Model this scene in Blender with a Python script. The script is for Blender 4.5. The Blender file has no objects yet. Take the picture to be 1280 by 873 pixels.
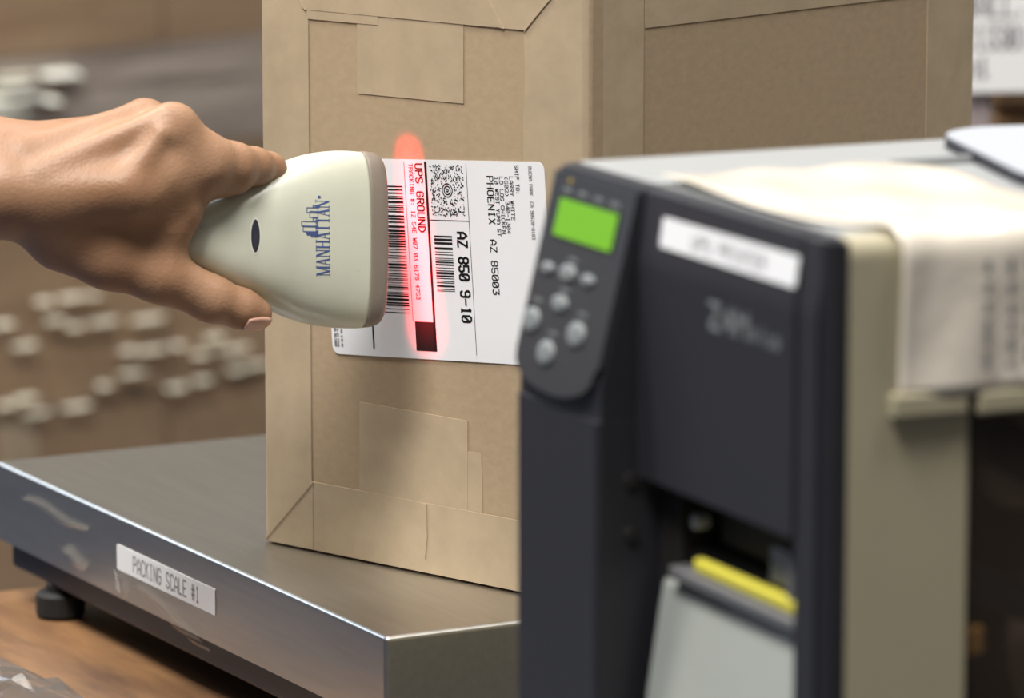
import bpy, bmesh, math, random
import numpy as np
from mathutils import Matrix, Vector

scene = bpy.context.scene
COL = scene.collection
PI = math.pi

def srgb(r, g, b):
    f = lambda c: (c/255/12.92) if c/255 <= .04045 else ((c/255+.055)/1.055)**2.4
    return (f(r), f(g), f(b), 1.0)

# ------------------------------------------------------------------ camera
FPX = 5800.0                                  # focal length in pixels of a 1280 px wide frame
PITCH = math.atan((436.5 + 580.0) / FPX)
CAM_Z = 1.4
cam_data = bpy.data.cameras.new('camera')
cam_data.sensor_width = 36.0
cam_data.lens = 36.0 * FPX / 1280.0
cam_data.clip_end = 100
cam_data.dof.use_dof = True
cam_data.dof.focus_distance = 2.315
cam_data.dof.aperture_fstop = 8.2
cam = bpy.data.objects.new('camera', cam_data)
cam.location = (0, 0, CAM_Z)
cam.rotation_euler = (PI/2 - PITCH, 0, 0)
COL.objects.link(cam)
scene.camera = cam
AX_R = Vector((1, 0, 0)); AX_F = Vector((0, math.cos(PITCH), -math.sin(PITCH))); AX_U = Vector((0, math.sin(PITCH), math.cos(PITCH)))

# ------------------------------------------------------------------ light
world = bpy.data.worlds.new('world'); scene.world = world
world.use_nodes = True
bg = world.node_tree.nodes['Background']
bg.inputs[0].default_value = (1.0, 0.955, 0.89, 1); bg.inputs[1].default_value = 0.14

def area(name, loc, target, sx, sy, power, color):
    l = bpy.data.lights.new(name, 'AREA'); l.shape = 'RECTANGLE'; l.size = sx; l.size_y = sy
    l.energy = power; l.color = color
    o = bpy.data.objects.new(name, l); COL.objects.link(o)
    o.location = loc
    o.rotation_euler = (Vector(target) - Vector(loc)).to_track_quat('-Z', 'Y').to_euler()
    return o
area('ceiling_lamp_front', (-.7, .75, 3.6), (-.1, 2.2, .95), .9, .9, 122, (1.0, .972, .925))
area('ceiling_lamp_rear', (0.1, 3.9, 3.9), (.1, 2.1, 1.0), 1.8, 1.0, 42, (.84, .91, 1.0))
area('ceiling_lamp_aisle', (-1.9, 3.0, 4.2), (-.4, 4.8, .6), 1.8, .6, 200, (1.0, .95, .86))
area('window_daylight', (-4.6, 6.9, 3.0), (-.3, 2.4, .9), 2.4, 1.8, 90, (.72, .84, 1.0))
area('added_sign_fill', (1.4, 1.6, 4.2), (.6, 3.6, 1.0), 1.0, .5, 60, (1.0, .97, .92))  # added fill that brightens the sign and stacked cartons, no known lamp

vs = scene.view_settings
vs.view_transform = 'Standard'; vs.look = 'None'; vs.gamma = 1.0; vs.use_curve_mapping = False
vs.exposure = 0.0

# ------------------------------------------------------------------ materials
MATS = {}
def mat(name, color, rough=.5, metal=0., spec=.5, var=0., var_scale=20., bump=0., bump_scale=80., bump_dist=.001,
        stretch=(1, 1, 1), emit=0., sss=0., coat=0., col2=None, transmission=0., ior=1.45):
    if name in MATS: return MATS[name]
    m = bpy.data.materials.new(name); m.use_nodes = True
    nt = m.node_tree; b = nt.nodes['Principled BSDF']
    b.inputs['Base Color'].default_value = color
    b.inputs['Roughness'].default_value = rough
    b.inputs['Metallic'].default_value = metal
    b.inputs['Specular IOR Level'].default_value = spec
    b.inputs['Coat Weight'].default_value = coat
    b.inputs['Transmission Weight'].default_value = transmission
    b.inputs['IOR'].default_value = ior
    if sss:
        b.inputs['Subsurface Weight'].default_value = sss
        b.inputs['Subsurface Radius'].default_value = (1.0, .35, .2)
        b.inputs['Subsurface Scale'].default_value = .004
    if emit:
        b.inputs['Emission Color'].default_value = color; b.inputs['Emission Strength'].default_value = emit
    if var or bump:
        tc = nt.nodes.new('ShaderNodeTexCoord'); mp = nt.nodes.new('ShaderNodeMapping')
        mp.inputs['Scale'].default_value = stretch
        nt.links.new(tc.outputs['Object'], mp.inputs['Vector'])
    if var:
        n = nt.nodes.new('ShaderNodeTexNoise'); n.inputs['Scale'].default_value = var_scale
        n.inputs['Detail'].default_value = 6; n.inputs['Roughness'].default_value = .65
        nt.links.new(mp.outputs[0], n.inputs['Vector'])
        r = nt.nodes.new('ShaderNodeValToRGB')
        r.color_ramp.elements[0].position = .32; r.color_ramp.elements[1].position = .68
        c2 = col2 or tuple(min(1, c*(1+var)) for c in color[:3]) + (1,)
        r.color_ramp.elements[0].color = tuple(c*(1-var) for c in color[:3]) + (1,) if not col2 else color
        r.color_ramp.elements[1].color = c2
        nt.links.new(n.outputs['Fac'], r.inputs['Fac']); nt.links.new(r.outputs['Color'], b.inputs['Base Color'])
    if bump:
        n2 = nt.nodes.new('ShaderNodeTexNoise'); n2.inputs['Scale'].default_value = bump_scale
        n2.inputs['Detail'].default_value = 5
        nt.links.new(mp.outputs[0], n2.inputs['Vector'])
        bp = nt.nodes.new('ShaderNodeBump'); bp.inputs['Strength'].default_value = bump
        bp.inputs['Distance'].default_value = bump_dist
        nt.links.new(n2.outputs['Fac'], bp.inputs['Height']); nt.links.new(bp.outputs[0], b.inputs['Normal'])
    MATS[name] = m
    return m

CARD = (.375, .283, .186, 1); TAPE = (.41, .323, .22, 1)
m_card = mat('cardboard', CARD, .8, spec=.25, var=.07, var_scale=160, bump=.12, bump_scale=700, bump_dist=.0004, stretch=(1, 1, 1.6))
m_tape = mat('paper_tape', TAPE, .62, spec=.35, var=.09, var_scale=30, bump=.35, bump_scale=45, bump_dist=.0012)
m_card2 = mat('warehouse_carton', (.29, .186, .105, 1), .8, spec=.2, var=.08, var_scale=6)
m_white = mat('label_paper', (.74, .75, .78, 1), .45, spec=.4)
m_ink = mat('black_ink', (.011, .011, .012, 1), .6, spec=.2)
m_greyink = mat('grey_ink', (.22, .22, .23, 1), .6, spec=.2)
m_blueink = mat('blue_ink', (.055, .095, .27, 1), .5)
m_scanner = mat('cream_plastic', (.58, .59, .49, 1), .28, spec=.5, var=.05, var_scale=30, bump=.03, bump_scale=150, bump_dist=.0005)
m_taupe = mat('taupe_rubber', (.215, .178, .145, 1), .5, var=.08, var_scale=60)
m_lens = mat('smoked_lens', (.030, .030, .045, 1), .12, coat=.6)
m_lensrim = mat('lens_rim', (.72, .72, .64, 1), .3)
m_scanwin = mat('scan_window_red', (.25, .01, .01, 1), .15)
m_steel = mat('brushed_steel', (.56, .54, .50, 1), .32, metal=1., var=.06, var_scale=14, bump=.06, bump_scale=60, bump_dist=.0004, stretch=(1, 14, 14))
m_steelside = m_steel
m_base = mat('dark_navy_paint', (.016, .017, .026, 1), .4)
m_rubber = mat('black_rubber', (.012, .012, .012, 1), .7)
m_print = mat('charcoal_plastic', (.021, .021, .026, 1), .42, var=.04, var_scale=80, bump=.06, bump_scale=900, bump_dist=.0002)
m_panel = mat('keypad_overlay', (.030, .032, .037, 1), .35)
m_key = mat('grey_key', (.17, .185, .19, 1), .45)
m_lcd = mat('green_screen', (.12, .32, .014, 1), .25, emit=.42, coat=.3)
m_beige = mat('beige_metal', (.40, .36, .25, 1), .45, var=.03, var_scale=10)
m_topgrey = mat('pale_grey_lid', (.33, .34, .345, 1), .32, var=.03, var_scale=10)
m_dark = mat('dark_interior', (.014, .012, .011, 1), .6)
m_yellow = mat('yellow_strip', (.62, .56, .07, 1), .4)
m_metalgrey = mat('grey_bar', (.24, .24, .25, 1), .35, metal=.5)
m_strip = mat('label_stock', (.33, .35, .33, 1), .5, var=.03, var_scale=20)
m_sleeve = mat('laminated_sheet', (.78, .71, .61, 1), .22, spec=.6, coat=.4, bump=.35, bump_scale=14, bump_dist=.006)
m_pad = mat('pale_pad_cloth', (.34, .355, .39, 1), .6)
m_padedge = mat('pad_foam', (.02, .02, .028, 1), .7)
m_roll = mat('brown_roll', (.58, .42, .29, 1), .5, var=.1, var_scale=15)
m_orange = mat('orange_tab', (.62, .32, .08, 1), .4)
m_wood = mat('bench_wood', (.115, .058, .03, 1), .5, var=.3, var_scale=9, stretch=(1, 5, 1), col2=(.25, .13, .055, 1), bump=.1, bump_scale=40)
m_floor = mat('concrete', (.07, .08, .115, 1), .45, var=.12, var_scale=2.)
m_wall = mat('painted_wall', (.16, .18, .24, 1), .8, var=.05, var_scale=2.)
m_wallb = mat('back_wall_paint', (.40, .36, .30, 1), .8, var=.05, var_scale=2.)
m_post = mat('grey_upright', (.30, .25, .25, 1), .5)
m_paper = mat('sign_paper', (.80, .80, .80, 1), .7)
m_palletwood = mat('pallet_wood', (.36, .25, .14, 1), .8, var=.2, var_scale=6, stretch=(1, 6, 6))
m_nail = mat('nail', (.62, .36, .27, 1), .22, spec=.5)

def film_mat(name, color, alpha, rough, bump=0.):
    m = bpy.data.materials.new(name); m.use_nodes = True
    nt = m.node_tree; b = nt.nodes['Principled BSDF']; out = nt.nodes['Material Output']
    b.inputs['Base Color'].default_value = color; b.inputs['Roughness'].default_value = rough
    tr = nt.nodes.new('ShaderNodeBsdfTransparent'); mx = nt.nodes.new('ShaderNodeMixShader')
    mx.inputs[0].default_value = alpha
    nt.links.new(tr.outputs[0], mx.inputs[1]); nt.links.new(b.outputs[0], mx.inputs[2])
    nt.links.new(mx.outputs[0], out.inputs['Surface'])
    if bump:
        tc = nt.nodes.new('ShaderNodeTexCoord'); mp = nt.nodes.new('ShaderNodeMapping')
        mp.inputs['Scale'].default_value = (1, 1, 9)
        n = nt.nodes.new('ShaderNodeTexNoise'); n.inputs['Scale'].default_value = 5; n.inputs['Detail'].default_value = 4
        bp = nt.nodes.new('ShaderNodeBump'); bp.inputs['Strength'].default_value = bump; bp.inputs['Distance'].default_value = .03
        nt.links.new(tc.outputs['Object'], mp.inputs['Vector']); nt.links.new(mp.outputs[0], n.inputs['Vector'])
        nt.links.new(n.outputs['Fac'], bp.inputs['Height']); nt.links.new(bp.outputs[0], b.inputs['Normal'])
    return m
m_film = film_mat('stretch_film', (.52, .42, .32, 1), .16, .12, .5)
m_filmband = film_mat('stretch_film_overlap', (.47, .42, .38, 1), .55, .2, .4)
m_filmglint = film_mat('painted_film_glint', (.92, .88, .72, 1), .9, .25)  # pale colour stands in for glints on the film
m_brightglint = film_mat('painted_bright_film_glint', (.95, .95, .86, 1), .95, .2)  # whiter colour for the strongest painted glints
m_pane = film_mat('smoked_window', (.06, .045, .035, 1), .3, .2)
m_scrap = film_mat('peeling_film', (.75, .73, .70, 1), .35, .15)

# skin
def skin_mat():
    m = bpy.data.materials.new('skin'); m.use_nodes = True
    nt = m.node_tree; b = nt.nodes['Principled BSDF']
    b.inputs['Roughness'].default_value = .47; b.inputs['Specular IOR Level'].default_value = .4
    b.inputs['Subsurface Weight'].default_value = .12
    b.inputs['Subsurface Radius'].default_value = (1.0, .35, .2); b.inputs['Subsurface Scale'].default_value = .003
    tc = nt.nodes.new('ShaderNodeTexCoord')
    n = nt.nodes.new('ShaderNodeTexNoise'); n.inputs['Scale'].default_value = 22; n.inputs['Detail'].default_value = 5
    r = nt.nodes.new('ShaderNodeValToRGB'); r.color_ramp.elements[0].position = .3; r.color_ramp.elements[1].position = .72
    r.color_ramp.elements[0].color = (.29, .150, .080, 1); r.color_ramp.elements[1].color = (.38, .220, .132, 1)
    v = nt.nodes.new('ShaderNodeTexVoronoi'); v.inputs['Scale'].default_value = 620
    n2 = nt.nodes.new('ShaderNodeTexNoise'); n2.inputs['Scale'].default_value = 120; n2.inputs['Detail'].default_value = 4
    a = nt.nodes.new('ShaderNodeMath'); a.operation = 'ADD'
    bp = nt.nodes.new('ShaderNodeBump'); bp.inputs['Strength'].default_value = .2; bp.inputs['Distance'].default_value = .0006
    L = nt.links.new
    L(tc.outputs['Object'], n.inputs['Vector']); L(n.outputs['Fac'], r.inputs['Fac']); L(r.outputs['Color'], b.inputs['Base Color'])
    L(tc.outputs['Object'], v.inputs['Vector']); L(tc.outputs['Object'], n2.inputs['Vector'])
    L(v.outputs['Distance'], a.inputs[0]); L(n2.outputs['Fac'], a.inputs[1]); L(a.outputs[0], bp.inputs['Height']); L(bp.outputs[0], b.inputs['Normal'])
    return m
m_skin = skin_mat()

# ------------------------------------------------------------------ mesh helpers
def empty(name, loc=(0, 0, 0), rz=0., label=None, cat=None, group=None):
    o = bpy.data.objects.new(name, None); COL.objects.link(o)
    o.location = loc; o.rotation_euler = (0, 0, rz); o.empty_display_size = .05
    tag(o, label, cat, group)
    return o
def tag(o, label=None, cat=None, group=None, kind=None):
    if label: o['label'] = label
    if cat: o['category'] = cat
    if group: o['group'] = group
    if kind: o['kind'] = kind
    return o
def link(name, me, m, parent=None, smooth=False):
    o = bpy.data.objects.new(name, me); COL.objects.link(o)
    if m: me.materials.append(m)
    if parent: o.parent = parent
    if smooth:
        for p in me.polygons: p.use_smooth = True
    return o
def from_py(name, verts, faces, m, parent=None, smooth=False, scale=1.0):
    me = bpy.data.meshes.new(name)
    me.from_pydata([tuple(c*scale for c in v) for v in verts], [], faces); me.update()
    return link(name, me, m, parent, smooth)
def bm_box(bm, x0, x1, y0, y1, z0, z1):
    vs_ = [bm.verts.new((x, y, z)) for x in (x0, x1) for y in (y0, y1) for z in (z0, z1)]
    f = [(0, 1, 3, 2), (4, 6, 7, 5), (0, 4, 5, 1), (2, 3, 7, 6), (0, 2, 6, 4), (1, 5, 7, 3)]
    return [bm.faces.new([vs_[i] for i in q]) for q in f]
def box(name, x0, x1, y0, y1, z0, z1, m, parent=None, r=0., seg=2, mm=True):
    """bevelled box; sizes in mm when mm is set"""
    bm = bmesh.new(); k = .001 if mm else 1.
    bm_box(bm, x0*k, x1*k, y0*k, y1*k, z0*k, z1*k)
    if r: bmesh.ops.bevel(bm, geom=bm.edges[:], offset=r*k, segments=seg, affect='EDGES', profile=.5)
    bmesh.ops.recalc_face_normals(bm, faces=bm.faces[:])
    me = bpy.data.meshes.new(name); bm.to_mesh(me); bm.free()
    return link(name, me, m, parent, smooth=False)
def prism(name, poly, t0, t1, fn, m, parent=None, smooth=False):
    """extrude a 2D polygon; fn(a, b, t) -> point in mm"""
    n = len(poly)
    v = [fn(a, b, t0) for a, b in poly] + [fn(a, b, t1) for a, b in poly]
    f = [tuple(range(n)), tuple(range(2*n-1, n-1, -1))] + [(i, i+n, (i+1) % n+n, (i+1) % n) for i in range(n)]
    me = bpy.data.meshes.new(name); me.from_pydata([tuple(c*.001 for c in p) for p in v], [], f)
    bm = bmesh.new(); bm.from_mesh(me); bmesh.ops.recalc_face_normals(bm, faces=bm.faces[:]); bm.to_mesh(me); bm.free()
    me.update()
    return link(name, me, m, parent, smooth)
def rrect(x0, x1, y0, y1, r, seg=5):
    p = []
    for cx, cy, a0 in ((x1-r, y1-r, 0), (x0+r, y1-r, 90), (x0+r, y0+r, 180), (x1-r, y0+r, 270)):
        for i in range(seg+1):
            a = math.radians(a0+90*i/seg); p.append((cx+r*math.cos(a), cy+r*math.sin(a)))
    return p
def cylinder(name, c, axis, r, h, m, parent=None, n=20):
    """capped cylinder with a small chamfer; mm"""
    ax = Vector(axis).normalized(); a = ax.orthogonal().normalized(); b = ax.cross(a)
    ch = min(r, h)*.15
    prof = [(r-ch, 0), (r, ch), (r, h-ch), (r-ch, h)]
    v, f = [], []
    for rr, hh in prof:
        for i in range(n):
            t = 2*PI*i/n; p = Vector(c)+ax*hh+a*rr*math.cos(t)+b*rr*math.sin(t); v.append(tuple(p))
    for k in range(3):
        for i in range(n): f.append((k*n+i, k*n+(i+1) % n, (k+1)*n+(i+1) % n, (k+1)*n+i))
    f.append(tuple(range(n))[::-1]); f.append(tuple(range(3*n, 4*n)))
    return from_py(name, v, f, m, parent, scale=.001)

# ---- stroke lettering (points on a 4 x 6 grid, digits are x then y)
GLYPH = dict(
 A='0004264440 0242', B='0006363544343303 3342413000', C='4536160501103041', D='0006264442200000'.replace('4442', '4442'),
 E='46060040 0333', F='460600 0333', G='45361605011030414323', H='0006 4046 0343', I='1636 2620 1030', J='3646 4641301001',
 K='0006 4603 1440', L='060040', M='0006234640', N='00064046', O='0105163645413010 1001', P='0006364544330303'.replace('330303', '333303'),
 Q='0105163645413010 1001 2240', R='0006364544333303 2340', S='4536160504134241301001', T='0646 2620', U='0601103041 4146',
 V='062046', W='0610243046', X='0046 0640', Y='062346 2320', Z='06460040')
GLYPH.update({'D': '000626444220 2000', '0': '0105163645413010 1001 0145', '1': '152620 1030', '2': '051636454400 0040',
 '3': '0646234342413010 1001', '4': '300 ', '5': '460603334241301001', '6': '4536160501103041423303', '7': '064610',
 '8': '1333424130100102 0213040516364544 4433', '9': '0110304145361605 0504133344', '-': '0343', '#': '1016 3036 0242 0444',
 ':': '1121 1424', '(': '36141230', ')': '16343210', '.': '1011', '/': '0046', ' ': ''})
GLYPH['4'] = '30360242'
GLYPH['O'] = '16363645454141303010100101050516'
GLYPH['n'] = '0004 0314344340'; GLYPH['t'] = '2621303041 1434'; GLYPH['l'] = '2620'; GLYPH['p'] = '00040434434131 3101'; GLYPH['u'] = '0401103041 4044'; GLYPH['s'] = '44040242 4230 3000'
GLYPH['s'] = '4404034342000'[:-1] + ''
GLYPH['s'] = '44140302 0242 424130 3000'
def stroke_text(s, cap, adv, sw, wid=None):
    """ribbons for a string: baseline from (0,0) along +x; returns 2D verts, faces"""
    V, Fc = [], []
    wid = wid or adv*.68
    def ribbon(p, q):
        dx, dy = q[0]-p[0], q[1]-p[1]; L = math.hypot(dx, dy)
        if L < 1e-9: return
        nx, ny = -dy/L*sw/2, dx/L*sw/2; ex, ey = dx/L*sw*.35, dy/L*sw*.35
        i = len(V)
        V.extend([(p[0]-ex+nx, p[1]-ey+ny), (p[0]-ex-nx, p[1]-ey-ny), (q[0]+ex-nx, q[1]+ey-ny), (q[0]+ex+nx, q[1]+ey+ny)])
        Fc.append((i, i+1, i+2, i+3))
    for k, ch in enumerate(s):
        for st in GLYPH.get(ch, '').split():
            pts = [(int(st[i])/4*wid+k*adv, int(st[i+1])/6*cap) for i in range(0, len(st)-1, 2)]
            for a, b in zip(pts, pts[1:]): ribbon(a, b)
    return V, Fc
def printed(name, V2, Fc, fn, m, parent):
    return from_py(name, [fn(x, y) for x, y in V2], Fc, m, parent, scale=.001)
def quads(rects):
    V, Fc = [], []
    for x0, x1, y0, y1 in rects:
        i = len(V); V += [(x0, y0), (x1, y0), (x1, y1), (x0, y1)]; Fc.append((i, i+1, i+2, i+3))
    return V, Fc

random.seed(7); rng = np.random.default_rng(3)

# ================================================================== SETTING
def struct(o): o['kind'] = 'structure'; return o
struct(box('floor', -5, 5, -2, 9, -.1, 0, m_floor, mm=False))
struct(box('wall_back', -5, 5, 9, 9.15, 0, 4.5, m_wallb, mm=False))
struct(box('wall_left', -5.15, -5, -2, 9, 0, 4.5, m_wall, mm=False))

# ================================================================== PACKING BENCH (table aligned with the scale)
SC_A = Vector((-0.0606, 2.1664, 0)); SC_RZ = math.radians(-61.5)
TABLE_Z = 800.; STAND_Z = 805.
bench = empty('packing_bench', SC_A, SC_RZ, 'orange brown wooden packing bench under the steel scale', 'bench')
for i, (y0, y1) in enumerate(((-112, 140), (141.2, 395), (396.2, 650))):
    box('plank', -506, 40, y0, y1, TABLE_Z-36, TABLE_Z, m_wood, bench, r=2)
for sx_ in (-470, -25):
    for sy_ in (-70, 560):
        box('leg', sx_, sx_+60, sy_, sy_+60, 0, TABLE_Z-110, m_wood, bench, r=3)
box('apron', -470, 35, -60, -35, TABLE_Z-110, TABLE_Z-36, m_wood, bench, r=1)
box('apron', -470, 35, 575, 600, TABLE_Z-110, TABLE_Z-36, m_wood, bench, r=1)

stand = empty('added_dark_table', SC_A, SC_RZ, 'unseen dark table added under the label printer to darken the steel scale side', 'table')  # unseen, added dark so the right side of the scale reflects dark
box('table_top', 42, 1150, -112, 650, STAND_Z-36, STAND_Z, m_rubber, stand, r=2)
for sx_ in (60, 1080):
    for sy_ in (-90, 570):
        box('leg', sx_, sx_+40, sy_, sy_+40, 0, STAND_Z-36, m_base, stand, r=2)

# ================================================================== SCALE
scale = empty('packing_scale', (SC_A.x, SC_A.y, TABLE_Z/1000), SC_RZ, 'low stainless steel packing scale with a white name sticker under the parcel', 'scale')
SZ = 80.0
def platter():
    bm = bmesh.new()
    fs = bm_box(bm, -.490, 0, 0, .520, (SZ-45)/1000, SZ/1000)
    bm.faces.ensure_lookup_table()
    bottom = [f for f in bm.faces if all(v.co.z < (SZ-44)/1000 for v in f.verts)]
    bmesh.ops.delete(bm, geom=bottom, context='FACES')
    ed = [e for e in bm.edges if not e.is_boundary]
    bmesh.ops.bevel(bm, geom=ed, offset=.0026, segments=6, affect='EDGES', profile=.5)
    bmesh.ops.recalc_face_normals(bm, faces=bm.faces[:])
    me = bpy.data.meshes.new('platter'); bm.to_mesh(me); bm.free()
    o = link('platter', me, m_steel, scale)
    md = o.modifiers.new('thickness', 'SOLIDIFY'); md.thickness = .0015; md.offset = -1
    return o
plat = platter()
box('base', -484, -6, 6, 514, 19, 36, m_base, scale, r=2)
box('load_cell_frame', -440, -50, 50, 470, 36, 66, m_base, scale, r=2)
for fx in (-430, -55):
    for fy in (13, 490):
        cylinder('foot', (fx, fy, 0), (0, 0, 1), 14, 15, m_rubber, scale)
        cylinder('foot_stem', (fx, fy, 14), (0, 0, 1), 8, 6, m_rubber, scale, n=12)
def on_front(a, b, off=-.3): return (a, off, SZ+b)
def rot2(x, y, ang, ox, oy): c, s = math.cos(ang), math.sin(ang); return (ox+x*c-y*s, oy+x*s+y*c)
st = prism('name_sticker', rrect(-319, -193.5, -29.4, -15.5, .8, 2), -.1, -.45, lambda a, b, t: (a, t, SZ+b), m_white, scale)
V2, Fc = stroke_text('PACKING SCALE #1', 8.4, 5.35, .95)
printed('sticker_lettering', V2, Fc, lambda x, y: (-297+x, -.55, SZ-26.6+y*.98), m_greyink, st)
def ribbon3(name, pts, w, m, parent, scale=.001):
    v, f = [], []
    for i, (p, up) in enumerate(pts):
        v += [tuple(Vector(p)+Vector(up)*w/2), tuple(Vector(p)-Vector(up)*w/2)]
        if i: f.append((2*i-2, 2*i-1, 2*i+1, 2*i))
    return from_py(name, v, f, m, parent, True, scale)
for (x0, z0, x1, z1, w) in ((-395, -33, -362, -38, 5), (-318, -31, -309, -43, 4), (-296, -34, -212, -47, 3), (-262, -37, -200, -50, 2.4), (-450, -14, -360, -16, 3)):
    pts = []
    for i in range(9):
        t = i/8; pts.append(((x0+(x1-x0)*t, -1.2-1.6*math.sin(t*PI)-.5*math.sin(t*11), SZ+z0+(z1-z0)*t+1.6*math.sin(t*7)), (0, -.6, 1)))
    ribbon3('peeling_film', pts, w, m_scrap, scale)

# crumpled clear bag at the front edge of the bench
def crumple(name, parent, cx, cy, cz, lx, ly, lz, m, seed, n=22, k=8):
    r_ = np.random.default_rng(seed); v, f = [], []
    ph = r_.uniform(0, 6.28, (6, 2)); fr_ = r_.uniform(1.5, 6, (6, 2))
    for i in range(n+1):
        for j in range(k+1):
            a, b = i/n, j/k
            h = sum(abs(math.sin(fr_[q, 0]*a*6+ph[q, 0]+fr_[q, 1]*b*2))*.2 for q in range(6))
            h *= min(1, 6*a*(1-a)+.1)*min(1, 5*b*(1-b)+.05)
            v.append((cx+lx*(a-.5), cy+ly*(b-.5)+4*math.sin(a*9), cz+lz*h))
    for i in range(n):
        for j in range(k):
            q = i*(k+1)+j; f.append((q, q+1, q+k+2, q+k+1))
    return from_py(name, v, f, m, parent, False, .001)
m_bag = film_mat('clear_bag', (.20, .19, .18, 1), .5, .12)
bag = crumple('plastic_bag', None, -330, -84, 0, 330, 50, 16, m_bag, 5)
bag.location = (SC_A.x, SC_A.y, TABLE_Z/1000+.0005); bag.rotation_euler = (0, 0, SC_RZ)
tag(bag, 'crumpled clear plastic bag along the bench edge in front of the scale', 'plastic bag')

# ================================================================== PARCEL
BX = Vector((-0.1301, 2.3800, .8802)); BX_RZ = math.radians(-42.2)
BW, BD, BH = 225.0, 311.0, 320.0
parcel = empty('cardboard_parcel', BX, BX_RZ, 'large taped brown cardboard parcel standing upright on the steel scale', 'parcel')
def carton_body(name, w, d, h, m, parent, bulge, r, n=14):
    bm = bmesh.new()
    bmesh.ops.create_cube(bm, size=1)
    bmesh.ops.bevel(bm, geom=bm.edges[:], offset=.018, segments=3, affect='EDGES', profile=.5)
    for v in bm.verts: v.co = Vector(((v.co.x+.5)*w, (v.co.y+.5)*d, (v.co.z+.5)*h))*.001
    me = bpy.data.meshes.new(name); bm.to_mesh(me); bm.free()
    return link(name, me, m, parent, True)
def pbody():
    bm = bmesh.new(); bm_box(bm, 0, BW/1000, 0, BD/1000, 0, BH/1000)
    bmesh.ops.bevel(bm, geom=bm.edges[:], offset=.0035, segments=3, affect='EDGES', profile=.5)
    bmesh.ops.recalc_face_normals(bm, faces=bm.faces[:])
    me = bpy.data.meshes.new('carton'); bm.to_mesh(me); bm.free()
    return link('carton', me, m_card, parcel)
pbody()
def onface(a, b, t): return (a, -t, b)
def tape(poly, t=.35, name='paper_tape'):
    return prism(name, poly, 0.0, t, onface, m_tape, parcel)
# strips over the edges of the front face: mitred like a picture frame
def strip_over(side):
    # a strip folded over an edge: face part, rounded fold and the part on the next face
    R = 3.9
    pr = []
    if side in ('left', 'right'):
        sgn = 1 if side == 'right' else -1
        w = 36 if side == 'left' else 41
        ex = BW if side == 'right' else 0.
        pr = [(ex-sgn*w, -.45)] + [(ex-sgn*4+sgn*R*math.sin(a), 4-.45*0-(R+.45)*math.cos(a)+0) for a in [i*PI/12 for i in range(7)]] + [(ex+sgn*.4, 41)]
        # waviness of the outer edge of the paper
        v, f = [], []; N = 24
        for i in range(N+1):
            z = 1.5+(BH-3)*i/N
            for j, (x, y) in enumerate(pr):
                wob = (.5*math.sin(i*1.7)+.35*math.sin(i*.6+1)) if j == 0 and side == 'right' else 0
                lift = -.5*max(0, math.sin(i*.9+j)) if (side == 'right' and 0 < j < 4) else 0
                v.append((x+wob, y+lift*.6, z))
        k = len(pr)
        for i in range(N):
            for j in range(k-1): f.append((i*k+j, i*k+j+1, (i+1)*k+j+1, (i+1)*k+j))
        o = from_py('edge_tape', v, f, m_tape, parcel, True, .001)
        return o
strip_over('left'); strip_over('right')
# bottom and top bands on the front face
tape([(1.5, 1.2), (BW-1.5, 1.2), (BW-38, 37.4), (36.9, 37.3)], .75, 'bottom_tape')
tape([(1.5, BH-1.2), (BW-1.5, BH-1.2), (184.5, 282.4), (34, 282.4)], .75, 'top_tape')
# tape tails hanging over the face
tape([(70.6, 284), (143.6, 284), (143.5, 243), (70.2, 242.3)], .4)
tape([(35.6, 284), (85.1, 284), (85.1, 277.9), (35.6, 277.7)], .6)
tape([(70.7, 83.6), (145.9, 83.3), (145.8, 36.2), (70.3, 36.2)], .4)
tape([(145.8, 67.7), (155.1, 68.2), (156.1, 36.2), (145.8, 36.2)], .3)
# raised folds: pinched corners of the top tape
prism('tape_fold', [(158.5, 297), (160.5, 297), (171, 282.2), (166, 282.8)], .6, 1.15, onface, m_tape, parcel)
prism('tape_fold', [(184.0, 281.0), (185.8, 283.6), (203, 300), (201, 300)], .6, 1.15, onface, m_tape, parcel)
prism('tape_fold', [(32, 283.4), (34.5, 282.0), (24, 300), (22, 300)], .6, 1.15, onface, m_tape, parcel)
prism('tape_fold', [(36, 38.2), (37.5, 37), (2.5, 2), (1.4, 2.6)], .7, 1.1, onface, m_tape, parcel)
prism('tape_fold', [(187, 37), (188.6, 37.6), (223.4, 2.4), (222.5, 1.6)], .7, 1.1, onface, m_tape, parcel)
prism('tape_fold', [(114, 37), (118, 37), (118.6, 20), (117, 8), (115.6, 20)], .7, 1.25, onface, m_tape, parcel)
prism('tape_fold', [(36.5, 36), (37.1, 36), (37.3, 2), (36.7, 2)], .7, .95, onface, m_tape, parcel)
# side face: tape at the far edge, top and bottom
def onside(a, b, t): return (BW+t, a, b)
prism('edge_tape', [(270, 1.5), (BD-1, 1.5), (BD-1, BH-1.5), (270, BH-1.5)], 0, .4, onside, m_tape, parcel)
prism('side_tape', [(42, 1.5), (270, 1.5), (270, 37), (42, 37)], 0, .4, onside, m_tape, parcel)
prism('side_tape', [(42, 283), (270, 283), (270, BH-1.5), (42, BH-1.5)], 0, .4, onside, m_tape, parcel)
prism('top_seam_tape', [(75, 2), (150, 2), (150, BD-2), (75, BD-2)], 0, .4, lambda a, b, t: (a, b, BH+t), m_tape, parcel)

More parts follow.
